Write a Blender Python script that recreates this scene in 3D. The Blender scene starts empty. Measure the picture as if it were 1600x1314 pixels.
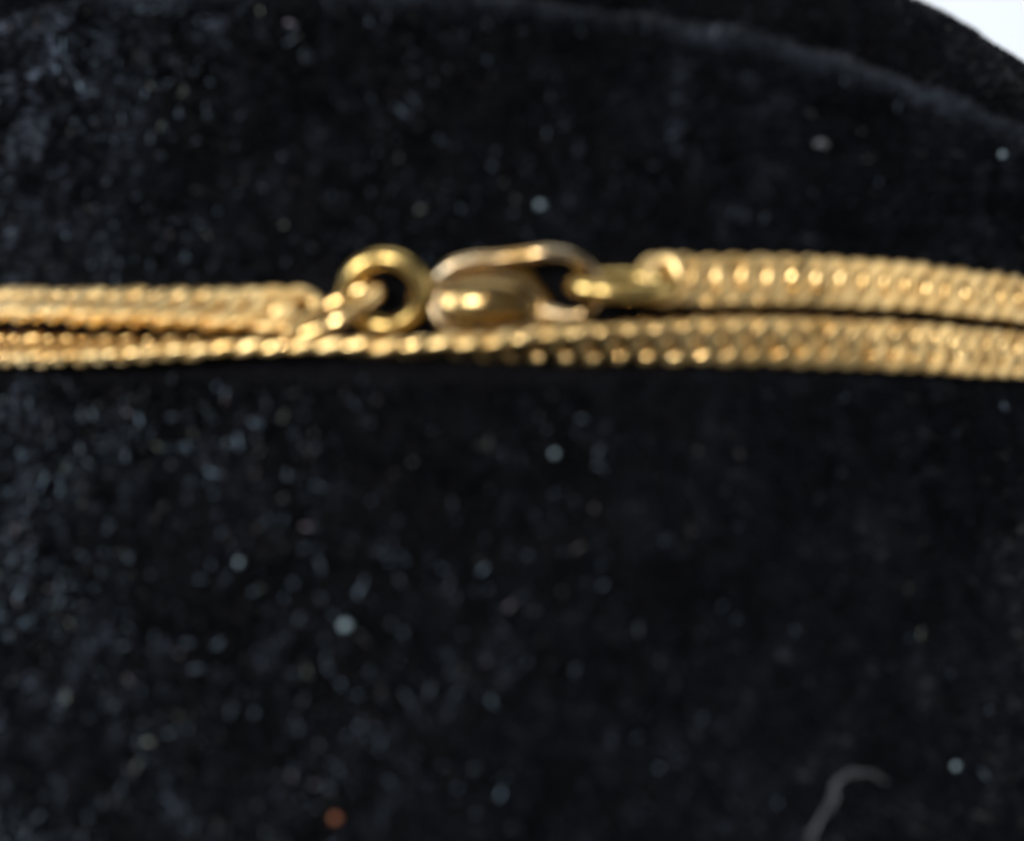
import bpy, math
import numpy as np
from mathutils import Matrix, Vector

S = 0.001                      # all measures below are millimetres
rng = np.random.default_rng(7)
sc = bpy.context.scene
COL = sc.collection

# ------------------------------------------------------------------ camera
cam = bpy.data.cameras.new('camera')
cam.lens = 50; cam.sensor_width = 36
cam.clip_start = 0.003; cam.clip_end = 20
cam.dof.use_dof = True; cam.dof.focus_distance = 0.120; cam.dof.aperture_fstop = 24
cam_o = bpy.data.objects.new('camera', cam); COL.objects.link(cam_o)
cr = Vector((0.98951748, 0.13793972, 0.04275275)); cu = Vector((-0.14203395, 0.98310663, 0.11544569))
cb = cr.cross(cu)
m = Matrix((cr, cu, cb)).transposed().to_4x4(); m.translation = Vector((-3.226, -8.758, 173.029)) * S
cam_o.matrix_world = m
sc.camera = cam_o

# ------------------------------------------------------------------ light
w = bpy.data.worlds.new('World'); sc.world = w; w.use_nodes = True
bg = w.node_tree.nodes['Background']
bg.inputs[0].default_value = (0.93, 0.96, 1.0, 1); bg.inputs[1].default_value = 0.22

def area(name, loc, target, size, power, col, size_y=None):
    l = bpy.data.lights.new(name, 'AREA'); l.energy = power; l.color = col
    l.shape = 'RECTANGLE'; l.size = size * S; l.size_y = (size_y or size) * S
    o = bpy.data.objects.new(name, l); COL.objects.link(o)
    o.location = Vector(loc) * S
    d = (Vector(target) - Vector(loc)).normalized()
    o.rotation_euler = d.to_track_quat('-Z', 'Y').to_euler()
    return o
# window at the left, small lamp above; back and right fill lights are added
area('window_light', (-500, 20, 500), (0, 0, 90), 230, 4.4, (0.95, 0.98, 1.0), 250)
area('back_fill_light', (-120, 620, 340), (0, 0, 40), 700, 1.7, (0.93, 0.97, 1.0), 420)  # added broad light that whitens the table and rakes the ridge
area('right_fill_light', (560, 60, 330), (0, 0, 60), 620, 1.0, (1.0, 0.98, 0.94), 420)  # added broad light for even reflections on the right chain
area('room_lamp', (-150, 10, 540), (0, 5, 100), 50, 1.35, (1.0, 0.97, 0.92))

vs = sc.view_settings
vs.view_transform = 'Standard'; vs.look = 'None'; vs.exposure = 0; vs.gamma = 1; vs.use_curve_mapping = False
sc.cycles.use_denoising = True
sc.cycles.sample_clamp_indirect = 8

# ------------------------------------------------------------------ helpers
def tag(o, label=None, cat=None, group=None, kind=None):
    for k, v in (('label', label), ('category', cat), ('group', group), ('kind', kind)):
        if v: o[k] = v
    return o
def empty(name, loc):
    o = bpy.data.objects.new(name, None); o.empty_display_size = 0.002
    COL.objects.link(o); o.location = Vector(loc) * S; return o
def mesh(name, V, F, mat, smooth=True):
    V = np.asarray(V, dtype=np.float32) * S
    me = bpy.data.meshes.new(name)
    if isinstance(F, np.ndarray):
        n, k = F.shape
        me.vertices.add(len(V)); me.vertices.foreach_set('co', V.ravel())
        me.loops.add(n * k); me.loops.foreach_set('vertex_index', F.astype(np.int32).ravel())
        me.polygons.add(n)
        me.polygons.foreach_set('loop_start', np.arange(0, n * k, k, dtype=np.int32))
        me.polygons.foreach_set('loop_total', np.full(n, k, dtype=np.int32))
        me.update(calc_edges=True)
    else:
        me.from_pydata(V.tolist(), [], F); me.update()
    me.polygons.foreach_set('use_smooth', np.full(len(me.polygons), smooth))
    me.materials.append(mat)
    return me
def obj(name, me, parent=None, loc=None):
    o = bpy.data.objects.new(name, me); COL.objects.link(o)
    if parent: o.parent = parent
    if loc is not None: o.location = Vector(loc) * S
    return o
def grid_faces(nu, nv, wrap_u=False, wrap_v=False):
    iu = np.arange(nu if wrap_u else nu - 1); iv = np.arange(nv if wrap_v else nv - 1)
    a, b = np.meshgrid(iu, iv, indexing='ij')
    a2 = (a + 1) % nu; b2 = (b + 1) % nv
    return np.stack([a * nv + b, a2 * nv + b, a2 * nv + b2, a * nv + b2], -1).reshape(-1, 4)

def hash3(i, j, k, seed):
    h = (i * 374761393 + j * 668265263 + k * 2147483647 + seed * 144665) & 0xffffffff
    h = ((h ^ (h >> 13)) * 1274126177) & 0xffffffff
    h = ((h ^ (h >> 16)) * 2246822519) & 0xffffffff
    return ((h ^ (h >> 15)) & 0xffffff) / float(0xffffff)
def noise(P, scale, seed=0):          # value noise, -1..1, feature size in mm
    Q = np.asarray(P, dtype=np.float64) / scale
    I = np.floor(Q).astype(np.int64); f = Q - I; f = f * f * (3 - 2 * f)
    r = 0
    for a in (0, 1):
        for b in (0, 1):
            for c in (0, 1):
                wgt = (f[:, 0] if a else 1 - f[:, 0]) * (f[:, 1] if b else 1 - f[:, 1]) * (f[:, 2] if c else 1 - f[:, 2])
                r = r + wgt * hash3(I[:, 0] + a, I[:, 1] + b, I[:, 2] + c, seed)
    return r * 2 - 1

def catmull(pts, n, closed=False):
    P = np.asarray(pts, float); k = len(P)
    out = []
    segs = k if closed else k - 1
    for i in range(segs):
        if closed: p0, p1, p2, p3 = P[(i - 1) % k], P[i], P[(i + 1) % k], P[(i + 2) % k]
        else:
            p1, p2 = P[i], P[i + 1]
            p0 = P[i - 1] if i else 2 * p1 - p2
            p3 = P[i + 2] if i + 2 < k else 2 * p2 - p1
        for j in range(n):
            t = j / n
            out.append(.5 * (2 * p1 + (p2 - p0) * t + (2 * p0 - 5 * p1 + 4 * p2 - p3) * t * t + (3 * p1 - p0 - 3 * p2 + p3) * t ** 3))
    if not closed: out.append(P[-1])
    return np.array(out)
def sweep(path, rad, nsec=12, closed=False, flat=1.0, up=(0, 0, 1)):
    """tube along a path; rad is a number or one per point; flat squashes it along `up`"""
    P = np.asarray(path, float); n = len(P); rad = np.broadcast_to(np.asarray(rad, float), (n,))
    T = np.roll(P, -1, 0) - np.roll(P, 1, 0)
    if not closed: T[0] = P[1] - P[0]; T[-1] = P[-1] - P[-2]
    T /= np.linalg.norm(T, axis=1)[:, None]
    A = np.cross(T, np.array(up, float)); A /= np.maximum(np.linalg.norm(A, axis=1), 1e-6)[:, None]
    B = np.cross(A, T)
    th = np.linspace(0, 2 * np.pi, nsec, endpoint=False)
    V = P[:, None] + rad[:, None, None] * (np.cos(th)[None, :, None] * A[:, None] + flat * np.sin(th)[None, :, None] * B[:, None])
    V = V.reshape(-1, 3); F = grid_faces(n, nsec, closed, True)[:, ::-1].tolist()
    if not closed:
        V = np.vstack([V, P[0] - T[0] * rad[0] * .55, P[-1] + T[-1] * rad[-1] * .55])
        a, b = len(V) - 2, len(V) - 1
        for i in range(nsec):
            j = (i + 1) % nsec
            F.append([a, j, i]); F.append([b, (n - 1) * nsec + i, (n - 1) * nsec + j])
    return V, F

# ------------------------------------------------------------------ materials
def nt(name):
    mt = bpy.data.materials.new(name); mt.use_nodes = True
    return mt, mt.node_tree, mt.node_tree.nodes['Principled BSDF']
def gold(name, c1, c2, r1, r2, bump=0.15, scale=900.0, vary=False):
    mt, t, b = nt(name); N = t.nodes; L = t.links
    b.inputs['Metallic'].default_value = 1
    tc = N.new('ShaderNodeTexCoord'); oi = N.new('ShaderNodeObjectInfo')
    add = N.new('ShaderNodeVectorMath'); add.operation = 'ADD'
    comb = N.new('ShaderNodeCombineXYZ')
    for i in range(3): L.new(oi.outputs['Random'], comb.inputs[i])
    L.new(tc.outputs['Object'], add.inputs[0]); L.new(comb.outputs[0], add.inputs[1])
    n1 = N.new('ShaderNodeTexNoise'); n1.inputs['Scale'].default_value = scale; n1.inputs['Detail'].default_value = 4
    n2 = N.new('ShaderNodeTexNoise'); n2.inputs['Scale'].default_value = scale * 5; n2.inputs['Detail'].default_value = 3
    L.new(add.outputs[0], n1.inputs['Vector']); L.new(add.outputs[0], n2.inputs['Vector'])
    mx = N.new('ShaderNodeMix'); mx.data_type = 'RGBA'
    mr0 = N.new('ShaderNodeMapRange'); mr0.inputs['From Min'].default_value = .35; mr0.inputs['From Max'].default_value = .7
    L.new(n1.outputs['Fac'], mr0.inputs['Value']); L.new(mr0.outputs[0], mx.inputs[0])
    mx.inputs[6].default_value = (*c1, 1); mx.inputs[7].default_value = (*c2, 1)
    L.new(mx.outputs[2], b.inputs['Base Color'])
    mr = N.new('ShaderNodeMapRange'); mr.inputs['To Min'].default_value = r1; mr.inputs['To Max'].default_value = r2
    mr.inputs['From Min'].default_value = .3; mr.inputs['From Max'].default_value = .7
    L.new(n2.outputs['Fac'], mr.inputs['Value']); L.new(mr.outputs[0], b.inputs['Roughness'])
    if vary:                             # some links are worn to a polish, most stay matte
        pw = N.new('ShaderNodeMath'); pw.operation = 'POWER'; L.new(oi.outputs['Random'], pw.inputs[0]); pw.inputs[1].default_value = 2.5
        ma = N.new('ShaderNodeMath'); ma.operation = 'MULTIPLY_ADD'; L.new(pw.outputs[0], ma.inputs[0]); ma.inputs[1].default_value = -.65; ma.inputs[2].default_value = 1.0
        mm_ = N.new('ShaderNodeMath'); mm_.operation = 'MULTIPLY'; L.new(ma.outputs[0], mm_.inputs[0]); L.new(mr.outputs[0], mm_.inputs[1])
        L.new(mm_.outputs[0], b.inputs['Roughness'])
    bp = N.new('ShaderNodeBump'); bp.inputs['Strength'].default_value = bump; bp.inputs['Distance'].default_value = 0.00005
    L.new(n2.outputs['Fac'], bp.inputs['Height']); L.new(bp.outputs[0], b.inputs['Normal'])
    return mt
M_link = gold('gold_link', (.86, .62, .285), (.6, .36, .12), .3, .44, vary=True)
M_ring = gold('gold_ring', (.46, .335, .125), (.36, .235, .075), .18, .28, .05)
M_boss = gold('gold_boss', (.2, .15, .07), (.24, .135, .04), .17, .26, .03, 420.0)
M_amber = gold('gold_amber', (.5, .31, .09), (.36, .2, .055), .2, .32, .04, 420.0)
M_clasp = gold('gold_clasp', (.35, .29, .2), (.4, .235, .07), .16, .25, .04, 420.0)

def velvet(name, col, spec, rough, sheen):
    mt, t, b = nt(name)
    b.inputs['Base Color'].default_value = (*col, 1); b.inputs['Roughness'].default_value = rough
    b.inputs['Specular IOR Level'].default_value = spec
    b.inputs['Sheen Weight'].default_value = sheen; b.inputs['Sheen Roughness'].default_value = .45
    b.inputs['Sheen Tint'].default_value = (.55, .72, 1, 1)
    return mt, t, b
M_vel, t, b = velvet('velvet_cloth', (.0035, .0035, .0045), .05, .9, .01)
tc = t.nodes.new('ShaderNodeTexCoord'); n = t.nodes.new('ShaderNodeTexNoise'); n.inputs['Scale'].default_value = 1500
bp = t.nodes.new('ShaderNodeBump'); bp.inputs['Distance'].default_value = .0002; bp.inputs['Strength'].default_value = .6
t.links.new(tc.outputs['Object'], n.inputs['Vector']); t.links.new(n.outputs['Fac'], bp.inputs['Height']); t.links.new(bp.outputs[0], b.inputs['Normal'])
M_pile, t, b = velvet('velvet_pile', (.006, .0065, .009), .22, .4, .0)
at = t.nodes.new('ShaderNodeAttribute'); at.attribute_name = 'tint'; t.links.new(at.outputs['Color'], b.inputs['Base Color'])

M_lint, t, b = nt('lint')
at = t.nodes.new('ShaderNodeAttribute'); at.attribute_name = 'tint'
t.links.new(at.outputs['Color'], b.inputs['Base Color']); b.inputs['Roughness'].default_value = .6
def plain(name, col, rough=.6):
    mt, t, b = nt(name); N = t.nodes
    tc = N.new('ShaderNodeTexCoord'); n = N.new('ShaderNodeTexNoise'); n.inputs['Scale'].default_value = 2500
    t.links.new(tc.outputs['Object'], n.inputs['Vector'])
    mx = N.new('ShaderNodeMix'); mx.data_type = 'RGBA'
    mx.inputs[6].default_value = (*[c * .7 for c in col], 1); mx.inputs[7].default_value = (*[min(1, c * 1.3) for c in col], 1)
    t.links.new(n.outputs['Fac'], mx.inputs[0]); t.links.new(mx.outputs[2], b.inputs['Base Color'])
    b.inputs['Roughness'].default_value = rough
    return mt
M_thread = plain('grey_thread', (.05, .054, .062)); M_orange = plain('orange_fibre', (.17, .05, .018)); M_fleck = plain('pale_fibre', (.14, .19, .22))

M_tab, t, b = nt('white_table')
tc = t.nodes.new('ShaderNodeTexCoord'); n = t.nodes.new('ShaderNodeTexNoise'); n.inputs['Scale'].default_value = 60; n.inputs['Detail'].default_value = 5
cr_ = t.nodes.new('ShaderNodeValToRGB'); cr_.color_ramp.elements[0].color = (.70, .74, .80, 1); cr_.color_ramp.elements[1].color = (.75, .79, .85, 1)
t.links.new(tc.outputs['Object'], n.inputs['Vector']); t.links.new(n.outputs['Fac'], cr_.inputs[0]); t.links.new(cr_.outputs[0], b.inputs['Base Color'])
b.inputs['Roughness'].default_value = .5

# ------------------------------------------------------------------ setting
RB = 50.4                               # radius of the velvet roll; its axis runs along Y at z = RB
TABLE_Z = RB - 55.6
V, F = [], []
N_ = 24
xs = np.linspace(-700, 700, N_)
tab = np.array([(x, y, TABLE_Z) for x in xs for y in xs])
o = obj('tabletop', mesh('tabletop', tab, grid_faces(N_, N_), M_tab)); o['kind'] = 'structure'

# ------------------------------------------------------------------ velvet display roll
def ss(t): t = np.clip(t, 0, 1); return t * t * (3 - 2 * t)
def rad(y): return RB + 4.5 * ss((10 - np.asarray(y, float)) / 60)
body_prof = [(-80, .01), (-80, 30), (-79.4, 44), (-77.5, 50.5), (-74, 54)] + [(y, float(rad(y))) for y in np.arange(-70, 20.6, 3.0)] + \
    [(21.2, 50.35), (21.9, 50.0), (22.45, 49.3), (22.7, 48.3), (22.85, 46.8), (23.0, 44.5)]
end_prof = [(22.9, 43.5), (23.6, 44.8), (24.4, 45.9), (25.4, 46.6), (26.8, 46.8), (28.6, 46.2), (30.3, 44.9), (31.7, 42.9), (32.8, 40), (33.8, 34), (34.4, 24), (34.7, 12), (34.8, .01)]
def lathe_pts(prof, ds):
    P = np.array(prof, float); C = catmull(P, 12)
    s = np.r_[0, np.cumsum(np.linalg.norm(np.diff(C, axis=0), axis=1))]
    k = max(8, int(s[-1] / ds)); q = np.linspace(0, s[-1], k)
    return np.stack([np.interp(q, s, C[:, 0]), np.interp(q, s, C[:, 1])], 1), q
def surf(y, r, phi, amp=1.0):
    """point of the velvet surface with the soft unevenness of padded cloth"""
    P = np.stack([r * np.sin(phi), y, RB + r * np.cos(phi)], -1)
    d = .16 * noise(P, 3.1, 1) + .09 * noise(P, 1.3, 2) + .25 * noise(P, 9, 3)
    r = r * np.where(y > 24.2, 1 + .17 * ss(-phi / .8) * ss((y - 24.2) / 3) - .012 * ss(phi / .4), 1.0)
    edge = np.exp(-((y - 22.6) / 1.6) ** 2)
    dy = edge * (.35 * noise(P * [1, .2, 1], 2.6, 4) + .25 * noise(P * [1, .2, 1], 5.5, 5))
    rr = r + amp * d * np.clip(r / 20, 0, 1)
    return np.stack([rr * np.sin(phi), y + dy * amp, RB + rr * np.cos(phi)], -1)
roll = tag(empty('display_roll', (0, 0, TABLE_Z)), 'black velvet display roll with a padded rim lying on the white surface', 'jewellery display')
OFF = np.array([0, 0, TABLE_Z])
for name, prof, nphi in (('body_cover', body_prof, 520), ('end_cushion', end_prof, 420)):
    p, q = lathe_pts(prof, .62)
    ph = np.linspace(-np.pi, np.pi, nphi, endpoint=False)
    PH, Y = np.meshgrid(ph, p[:, 0], indexing='ij'); _, RR = np.meshgrid(ph, p[:, 1], indexing='ij')
    Vv = surf(Y.ravel(), RR.ravel(), PH.ravel())
    obj(name, mesh(name, Vv - OFF, grid_faces(nphi, len(p), True, False)[:, ::-1], M_vel), roll)

# ------------------------------------------------------------------ chain layout on the roll: (angle round the roll in degrees, y, roll of the strand)
UL = [(-62, 3.6, -44), (-52, 3.6, -44), (-44, 3.58, -42), (-37.0, 3.56, -42), (-30.98, 3.54, -42), (-25.9, 3.6, -40), (-21.42, 3.77, -36), (-17.31, 3.99, -30), (-13.9, 4.1, -18)]
UR = [(5.0, 8.15, 0), (8.6, 8.68, 0), (14.62, 9.65, 2), (21.37, 10.66, 0), (26.42, 11.24, -4), (32.36, 12.04, -6), (40, 13, -6), (50, 14, -6), (62, 15, -6)]
LO = [(-62, .9, -30), (-52, .9, -32), (-43, .9, -35), (-35.89, 0.92, -40), (-30.06, 1.03, -46), (-25.13, 1.29, -54), (-20.77, 1.6, -63), (-16.75, 1.95, -72), (-12.93, 2.3, -80), (-9.2, 2.6, -88), (-5.6, 2.98, -96), (-2.06, 3.45, -107), (1.47, 4.05, -119), (5.07, 4.68, -129), (8.8, 5.35, -137), (12.72, 6.0, -143), (16.94, 6.62, -149), (21.58, 7.3, -156), (26.81, 8.0, -165), (33.04, 8.91, -175), (41, 9.9, -180), (51, 11, -180), (62, 12, -180)]
def strand(ctrl, pitch):
    c = catmull(ctrl, 40)
    al = np.radians(c[:, 2]); ph = np.radians(c[:, 0])
    h = np.abs(np.sin(al)) * 1.3 + np.abs(np.cos(al)) * .5 + .05
    r = rad(c[:, 1]) + h
    P = np.stack([r * np.sin(ph), c[:, 1], RB + r * np.cos(ph)], 1)
    s = np.r_[0, np.cumsum(np.linalg.norm(np.diff(P, axis=0), axis=1))]
    n = int(s[-1] / pitch); q = (np.arange(n) + .5) * s[-1] / n
    f = lambda a: np.interp(q, s, a)
    Q = np.stack([f(P[:, i]) for i in range(3)], 1)
    T = np.stack([f(np.gradient(P[:, i], s)) for i in range(3)], 1); T /= np.linalg.norm(T, axis=1)[:, None]
    return Q, T, f(al), f(ph)

# ------------------------------------------------------------------ velvet pile and lint
keep = np.vstack([np.stack([np.degrees(np.interp(np.linspace(0, 1, 400), np.linspace(0, 1, len(c)), [np.radians(v[0]) for v in c])),
                            np.interp(np.linspace(0, 1, 400), np.linspace(0, 1, len(c)), [v[1] for v in c])], 1)
                  for c in (UL, UR, LO, [(-14, 4.6, 0), (-9, 5.8, 0), (-2, 6.6, 0), (5, 8, 0)])])
press = np.zeros((640, 320), bool)      # cells of .2 deg x .2 mm pressed down by the chains
for a, y in keep:
    i, j = int((a + 64) / .2), int((y + 40) / .2)
    press[max(0, i - 6):i + 7, max(0, j - 7):j + 8] = True
def pile(prof, y0, y1, dens, seed):
    p, q = lathe_pts(prof, .1)
    k = (p[:, 0] > y0) & (p[:, 0] < y1) & (p[:, 1] > 25); p, q = p[k], q[k]
    tan = np.gradient(p, q, axis=0)
    ph0, ph1 = np.radians(-63), np.radians(63)
    area_ = (q[-1] - q[0]) * 49 * (ph1 - ph0); n = int(area_ * dens)
    g = np.random.default_rng(seed)
    sq = g.uniform(q[0], q[-1], n); ph = g.uniform(ph0, ph1, n)
    y = np.interp(sq, q, p[:, 0]); r = np.interp(sq, q, p[:, 1])
    ty = np.interp(sq, q, tan[:, 0]); tr = np.interp(sq, q, tan[:, 1]); l = np.hypot(ty, tr); ty /= l; tr /= l
    P = surf(y, r, ph)
    er = np.stack([np.sin(ph), 0 * ph, np.cos(ph)], 1); et = np.stack([np.cos(ph), 0 * ph, -np.sin(ph)], 1); ey = np.array([[0, 1., 0]])
    nrm = er * ty[:, None] - ey * tr[:, None]; along = er * tr[:, None] + ey * ty[:, None]
    # fibres lean with the nap and in tufts
    a = .5 * noise(P, 1.1, 11) + .5 * noise(P, 3.4, 12) + .35 * g.normal(size=n)
    b = -.35 + .55 * noise(P, 1.2, 13) + .4 * noise(P, 4.2, 14) + .35 * g.normal(size=n)
    d = nrm + et * a[:, None] * .8 + along * b[:, None] * .8
    d /= np.linalg.norm(d, axis=1)[:, None]
    ln = (.72 + .3 * noise(P, 1.6, 15)) * g.uniform(.6, 1.15, n)
    i = np.clip(((np.degrees(ph) + 64) / .2).astype(int), 0, 639); j = np.clip(((y + 40) / .2).astype(int), 0, 319)
    ln = np.where(press[i, j] & (y < 20), .18, ln); ln = np.where(y > 25, ln * .55, ln)
    side = np.cross(d, g.normal(size=(n, 3))); side /= np.linalg.norm(side, axis=1)[:, None]
    wd = g.uniform(.05, .1, n)[:, None]
    V = np.stack([P - nrm * .05 - side * wd, P - nrm * .05 + side * wd, P + d * ln[:, None]], 1).reshape(-1, 3)
    # dust and lint dull the tips in soft uneven patches; sheen is painted on top
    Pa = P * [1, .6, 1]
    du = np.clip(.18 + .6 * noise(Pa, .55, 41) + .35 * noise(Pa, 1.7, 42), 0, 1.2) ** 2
    pat = np.clip(.45 + .5 * noise(P, 8, 43) + .55 * np.clip(-ph / .5, -1, 1), .07, 1.4) + .7 * ss((y - 11) / 9) * np.clip((-ph - .1) / .5, 0, 1)  # paler leftwards; last term paints the bluish upper-left glow into the pile
    rim = np.exp(-((y - 21.9) / .7) ** 2) * np.clip(.6 + .8 * noise(P, 3, 44), 0, 1.5)  # sheen highlight of the ridge, painted into the fibre colour
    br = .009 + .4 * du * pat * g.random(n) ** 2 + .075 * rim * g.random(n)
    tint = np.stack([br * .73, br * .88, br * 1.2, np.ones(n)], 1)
    return V, np.repeat(tint, 3, 0)
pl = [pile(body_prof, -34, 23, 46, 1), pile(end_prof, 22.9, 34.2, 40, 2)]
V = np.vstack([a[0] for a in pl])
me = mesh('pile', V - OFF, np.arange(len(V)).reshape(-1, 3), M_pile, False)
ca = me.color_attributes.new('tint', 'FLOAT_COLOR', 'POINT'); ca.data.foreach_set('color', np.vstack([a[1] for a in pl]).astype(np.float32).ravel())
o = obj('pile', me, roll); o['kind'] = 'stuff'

def on_roll(phi, y, h):
    r = rad(y) + h
    return np.array([r * math.sin(phi), y, RB + r * math.cos(phi)])
def lint_cloud(n, seed):
    g = np.random.default_rng(seed); VV, FF, CC = [], [], []; cnt = 0
    y = g.uniform(-32, 21.5, n * 14); ph = np.radians(g.uniform(-60, 50, n * 14))
    # lint gathers on the near left side of the roll, in loose patches, and not under the chains
    dens = (.05 + .95 * np.clip((math.radians(12) - ph) / .75, 0, 1) ** 1.3) * np.where(y < 0, 1, .32)
    r = rad(y) + .5; C0 = np.stack([r * np.sin(ph), y, RB + r * np.cos(ph)], 1)
    i = ((np.degrees(ph) + 64) / .2).astype(int); j = ((y + 40) / .2).astype(int)
    ok = (g.random(len(y)) < dens) & ~press[i, j] & (noise(C0, 4, 51) > g.uniform(-.8, .5, len(y)))
    for c in C0[ok][:n]:
        big = g.random() ** 7
        L = .12 + .32 * g.random() ** 2 + .5 * big; rad_ = .016 + .014 * g.random() + .08 * big * g.uniform(.5, 1.2)
        d = g.normal(size=3) + [0, 1.8 * g.normal(), 0]; d /= np.linalg.norm(d); e = g.normal(size=3) * .4
        c = c + g.normal(size=3) * .06
        pts = np.array([c - d * L * .5, c + e * L * .4, c + d * L * .5])
        v, f = sweep(catmull(pts, 2), [rad_ * .5, rad_, rad_, rad_, rad_ * .5], 4, up=g.normal(size=3))
        FF += [[a + cnt for a in q] for q in f]; VV.append(v); cnt += len(v)
        br = .03 + .27 * g.random() ** 3 * (1 - .55 * big)
        t_ = g.random()
        colr = np.array([.6, .88, 1.2]) if t_ < .82 else (np.array([.9, 1.0, .85]) if t_ < .91 else (np.array([1.0, .86, 1.05]) if t_ < .995 else np.array([1.0, .5, .35])))
        CC.append(np.tile(np.r_[colr * br, 1], (len(v), 1)))
    me = mesh('lint_specks', np.vstack(VV), FF, M_lint)
    ca = me.color_attributes.new('tint', 'FLOAT_COLOR', 'POINT'); ca.data.foreach_set('color', np.clip(np.vstack(CC), 0, 1).astype(np.float32).ravel())
    return me
tag(obj('lint_specks', lint_cloud(5200, 21)), 'tiny pale lint specks caught all over the black velvet', 'lint', kind='stuff')

# ------------------------------------------------------------------ one chain link: a nearly round ring, twisted like a curb link and cut flat on both faces
def link_mesh(name='link', mat=M_link, hw=1.08, hl=.98, wire=.46, A=.26, cut=.34):
    t = np.linspace(0, 2 * np.pi, 26, endpoint=False)
    c, s = np.cos(t), np.sin(t)
    P = np.stack([hl * np.sign(c) * np.abs(c) + .2 * s, hw * np.sign(s) * np.abs(s) ** 1.05, -A * np.sin(2 * t)], 1)
    V, F = sweep(P, wire, 12, True, .8)
    V[:, 2] = np.where(np.abs(V[:, 2]) > cut, np.sign(V[:, 2]) * (cut + (np.abs(V[:, 2]) - cut) * .05), V[:, 2])
    yc = hw + .24
    V[:, 1] = np.where(np.abs(V[:, 1]) > yc, np.sign(V[:, 1]) * (yc + (np.abs(V[:, 1]) - yc) * .3), V[:, 1])
    return mesh(name, V, F, mat)
LINK = link_mesh()
def lay_chain(ctrl, root, pitch=1.4, seed=0, flat_from=None):
    g = np.random.default_rng(seed)
    Q, T, al, ph = strand(ctrl, pitch)
    base = np.array(root.location) / S
    for k in range(len(Q)):
        n = np.array([math.sin(ph[k]), 0, math.cos(ph[k])]); x = T[k]
        n = n - x * (n @ x); n /= np.linalg.norm(n); bb = np.cross(n, x)
        a = al[k] + g.normal() * .035
        z = n * math.cos(a) - bb * math.sin(a); yv = bb * math.cos(a) + n * math.sin(a)
        R3 = Matrix((x, yv, z)).transposed()
        R3 = R3 @ Matrix.Rotation(g.normal() * .035, 3, 'Y') @ Matrix.Rotation(g.normal() * .03, 3, 'Z')
        o = obj('link', LINK, root)
        mm = R3.to_4x4(); mm.translation = Vector((Q[k] - base + g.normal(size=3) * .02)) * S
        o.matrix_local = mm
Nk = tag(empty('necklace', (-2.6, 6.4, 100.9)), 'upper gold curb-link chain joined by a clasp and two rings', 'necklace')
lay_chain(UL, Nk, seed=3); lay_chain(UR, Nk, seed=4)
Lw = tag(empty('chain_strand', (-2.1, 3.4, 101.0)), 'lower gold curb-link chain running unbroken below the clasp, twisting midway', 'chain')
lay_chain(LO, Lw, seed=5)

# ------------------------------------------------------------------ clasp and rings, in their own frame: x along the chain, y across it, z away from the velvet (mm)
ax = Vector((0.98952, 0.13794, 0.04275)); ay = Vector((-0.14203, 0.98311, 0.11545)); az = ax.cross(ay)
FR = np.array([ax, ay, az])
ORG = np.array([-2.592, 6.408, 101.778]); NKL = np.array([-2.6, 6.4, 100.9])
def hw_part(name, V, F, mat, parent=None):
    W = np.asarray(V) @ FR + ORG - NKL
    return obj(name, mesh(name, W, F, mat), parent or Nk)
def q(px, py, z=0.0):                    # drawing units of the clasp plan: 31 to the millimetre
    return ((px - 790) / 31.0, (455 - py) / 31.0, z)
def ring_path(c, u, v, n=40):
    t = np.linspace(0, 2 * np.pi, n, endpoint=False)
    return np.array(c)[None] + np.cos(t)[:, None] * np.array(u)[None] + np.sin(t)[:, None] * np.array(v)[None]

# round jump ring facing up, between the left chain end and the clasp
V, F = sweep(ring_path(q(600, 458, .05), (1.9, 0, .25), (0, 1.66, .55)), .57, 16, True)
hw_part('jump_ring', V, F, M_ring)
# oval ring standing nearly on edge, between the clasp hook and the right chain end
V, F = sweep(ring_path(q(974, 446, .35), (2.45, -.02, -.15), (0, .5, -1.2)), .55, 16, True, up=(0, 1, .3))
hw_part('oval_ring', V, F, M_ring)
# slanting end link threaded through the jump ring
V, F = sweep(ring_path(q(524, 489, .75), (2.15, 1.15, .05), (-.25, .5, -.95), 32), .37, 12, True, up=(0, 1, .2))
hw_part('end_link', V, F, M_link)
V, F = sweep(ring_path(q(1042, 438, -.25), (.8, -.1, .1), (.15, 1.1, -.25), 28), .38, 12, True)
hw_part('end_link', V, F, M_link)

# clasp body: a domed pod that tapers into the lower arm
def pod(outline, z0, z1, mat, name, parent=None, rings=9, power=.75):
    O = catmull(outline, 8, True); c = O.mean(0); n = len(O); V = []; 
    lv = [(z0, .86), (z0 + .12, .95)] + [(z0 + .25 + (z1 - z0 - .25) * math.sin(a), max(.02, math.cos(a) ** power)) for a in np.linspace(0, math.pi / 2 * .985, rings)]
    for z, k in lv:
        for pnt in O: V.append((c[0] + (pnt[0] - c[0]) * k, c[1] + (pnt[1] - c[1]) * k, z))
    F = grid_faces(len(lv), n, False, True)[:, ::-1].tolist()
    F.append(list(range(n))[::-1]); F.append([(len(lv) - 1) * n + i for i in range(n)])
    F = [f[::-1] for f in F]
    return hw_part(name, V, F, mat, parent)
body = pod([q(*p)[:2] for p in ((676, 478), (684, 450), (704, 426), (742, 412), (788, 406), (826, 414), (852, 446), (886, 481), (920, 490), (918, 504), (850, 514), (770, 520), (705, 518), (682, 502))], -.85, .3, M_amber, 'lobster_clasp')
body['label'] = 'amber gold lobster clasp with a domed body'
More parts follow.
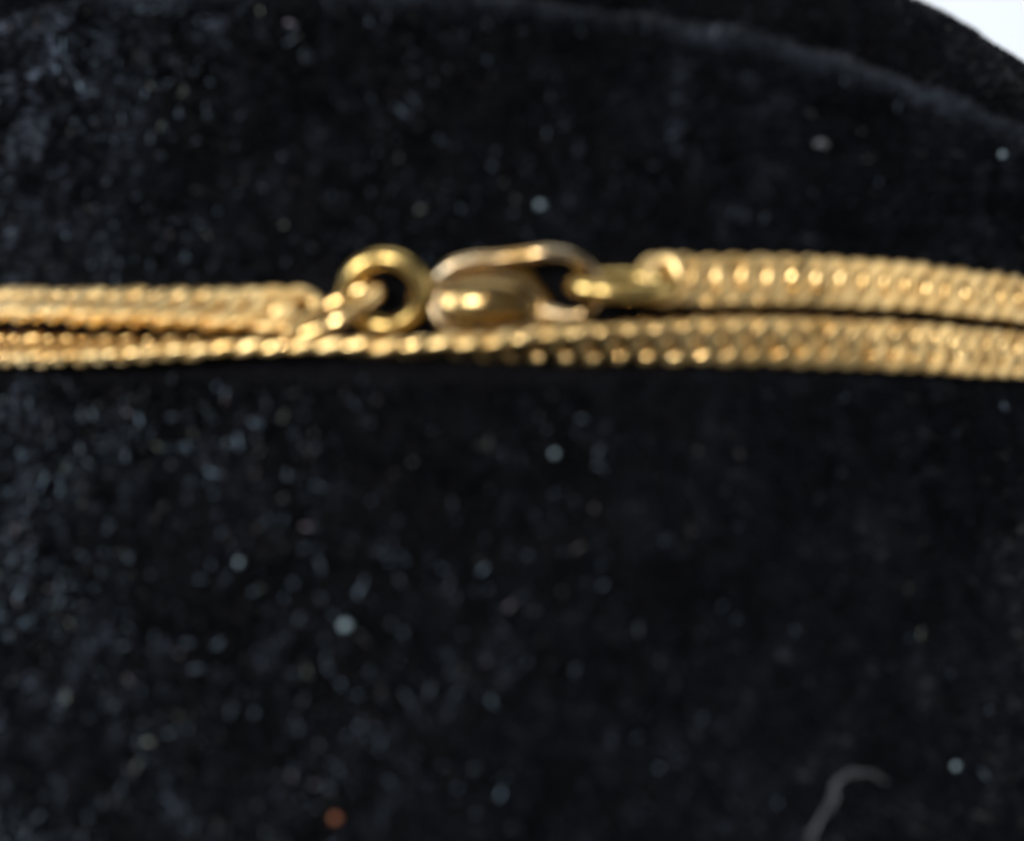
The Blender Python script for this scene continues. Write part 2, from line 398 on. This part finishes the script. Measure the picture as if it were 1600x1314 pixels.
# raised round boss with its rim, and the rivet in its middle
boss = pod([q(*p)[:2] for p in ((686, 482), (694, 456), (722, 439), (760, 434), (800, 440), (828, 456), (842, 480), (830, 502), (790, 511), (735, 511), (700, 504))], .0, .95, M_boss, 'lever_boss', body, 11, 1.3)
V, F = sweep(catmull([q(x, y, .36) for x, y in ((683, 482), (691, 454), (720, 435), (760, 429), (802, 436), (832, 453), (847, 480), (834, 505), (792, 515), (733, 515), (697, 507))], 5, True), .1, 8, True)
hw_part('rim', V, F, M_clasp, body)
V, F = sweep(np.array([q(757, 468, .5), q(757, 468, .86), q(757, 468, 1.0)]), [.3, .28, .18], 14, up=(0, 1, 0))
hw_part('rivet', V, F, M_clasp, body)
# the hook: from the body over the top and down round the oval ring
pth = catmull([q(674, 478, -.2), q(678, 448, -.1), q(698, 420, .0), q(735, 407, .05), q(780, 405, .12), q(824, 400, .25), q(862, 396, .4), q(902, 405, .3), q(928, 427, .1), q(934, 455, .0), q(928, 478, .05), q(915, 491, .15)], 6)
tt = np.linspace(0, 1, len(pth))
V, F = sweep(pth, np.interp(tt, [0, .2, .4, .6, 1], [.34, .42, .46, .4, .35]), 14)
hw_part('hook', V, F, M_clasp, body)
# the spring lever that closes the hook from below
pth = catmull([q(850, 486, -.1), q(872, 492, .05), q(895, 495, .2), q(917, 491, .35)], 8)
V, F = sweep(pth, np.interp(np.linspace(0, 1, len(pth)), [0, .7, .85, .95, 1], [.46, .34, .36, .42, .3]), 14)
hw_part('lever', V, F, M_clasp, body)
# the lower edge of the frame, from the tail to the lever
pth = catmull([q(674, 474, -.25), q(684, 500, -.2), q(715, 515, -.15), q(780, 518, -.1), (*q(840, 510)[:2], -.1), q(868, 500, -.05)], 6)
V, F = sweep(pth, .34, 12)
hw_part('frame', V, F, M_clasp, body)
# the eye at the tail of the clasp that holds the jump ring
V, F = sweep(ring_path(q(678, 460, -.1), (1.1, .1, -.1), (.1, .62, .3), 28), .32, 14, True)
hw_part('eye', V, F, M_clasp, body)

# ------------------------------------------------------------------ a few flecks one can point at
def fleck(name, pts, r, mat, label, cat, group=None):
    P = np.array(pts, float); base = P[0]
    C = catmull(P - base, 6)
    tt = np.linspace(0, 1, len(C)); rr = r * (.45 + .55 * np.sin(np.pi * np.clip(tt * .9 + .05, 0, 1)) ** .5)
    V, F = sweep(C, rr, 8, up=(.3, .2, 1))
    V = V + .12 * r * np.stack([noise(V + base, r * 1.3, s) for s in (31, 32, 33)], 1)
    return tag(obj(name, mesh(name, V, F, mat), None, base), label, cat, group)
def thread(ctrl, label):
    # a wisp of three loosely twisted fibres with frayed ends
    C = catmull(ctrl, 8); base = C[0]; VV, FF, cnt = [], [], 0
    tt = np.linspace(0, 1, len(C))
    for k in range(3):
        a = tt * 9 + k * 2.1
        off = .13 * np.stack([np.cos(a), .6 * np.sin(a), np.sin(a)], 1) + .1 * np.stack([noise(C + 7 * k, .9, 60 + q) for q in range(3)], 1)
        i0, i1 = (0, 3, 6)[k], len(C) - (4, 0, 9)[k]
        v, f = sweep((C + off - base)[i0:i1], .055, 6)
        FF += [[x + cnt for x in q] for q in f]; VV.append(v); cnt += len(v)
    return tag(obj('lint_thread', mesh('lint_thread', np.vstack(VV), FF, M_thread), None, base), label, 'lint thread')
thread([(16.0, -18.9, 101.1), (16.6, -17.7, 101.0), (17.3, -16.7, 100.5), (17.4, -15.8, 100.5), (18.2, -15.3, 100.1), (19.4, -15.2, 99.7), (20.5, -15.5, 99.1)], 'curled grey lint thread on the velvet near the lower right corner')
def speck(p, r, mat, label, L=.3):
    p = np.array(p, float)
    fleck('lint_fleck', [p + [-L / 2, -.1, 0], p + [-.05, .08, .05], p + [L / 2, -.02, .0]], r, mat, label, 'lint fleck', 'lint flecks on the velvet')
speck((-7.05, -20.42, 103.2), .19, M_orange, 'orange rust-coloured fleck on the velvet at the bottom of the picture')
speck((-8.02, -11.46, 102.1), .27, M_fleck, 'largest pale lint fleck on the open velvet below the chains')
speck((-13.87, -9.1, 100.6), .17, M_fleck, 'small round pale fleck up and left of the largest lint fleck', .1)
speck((24.72, -14.49, 96.9), .17, M_fleck, 'lone pale fleck right of the curled thread at lower right', .12)
speck((24.58, 19.83, 95.1), .16, M_fleck, 'bright white fleck near the rim by the right edge', .14)
speck((13.13, 17.28, 99.6), .2, M_thread, 'grey lint tuft above the right chain, under the rim', .6)
speck((-1.41, 11.17, 101.4), .17, M_fleck, 'pale fleck on the velvet just above the clasp hook', .2)
speck((1.05, -1.53, 101.8), .16, M_fleck, 'pale fleck below the middle of the lower chain', .15)
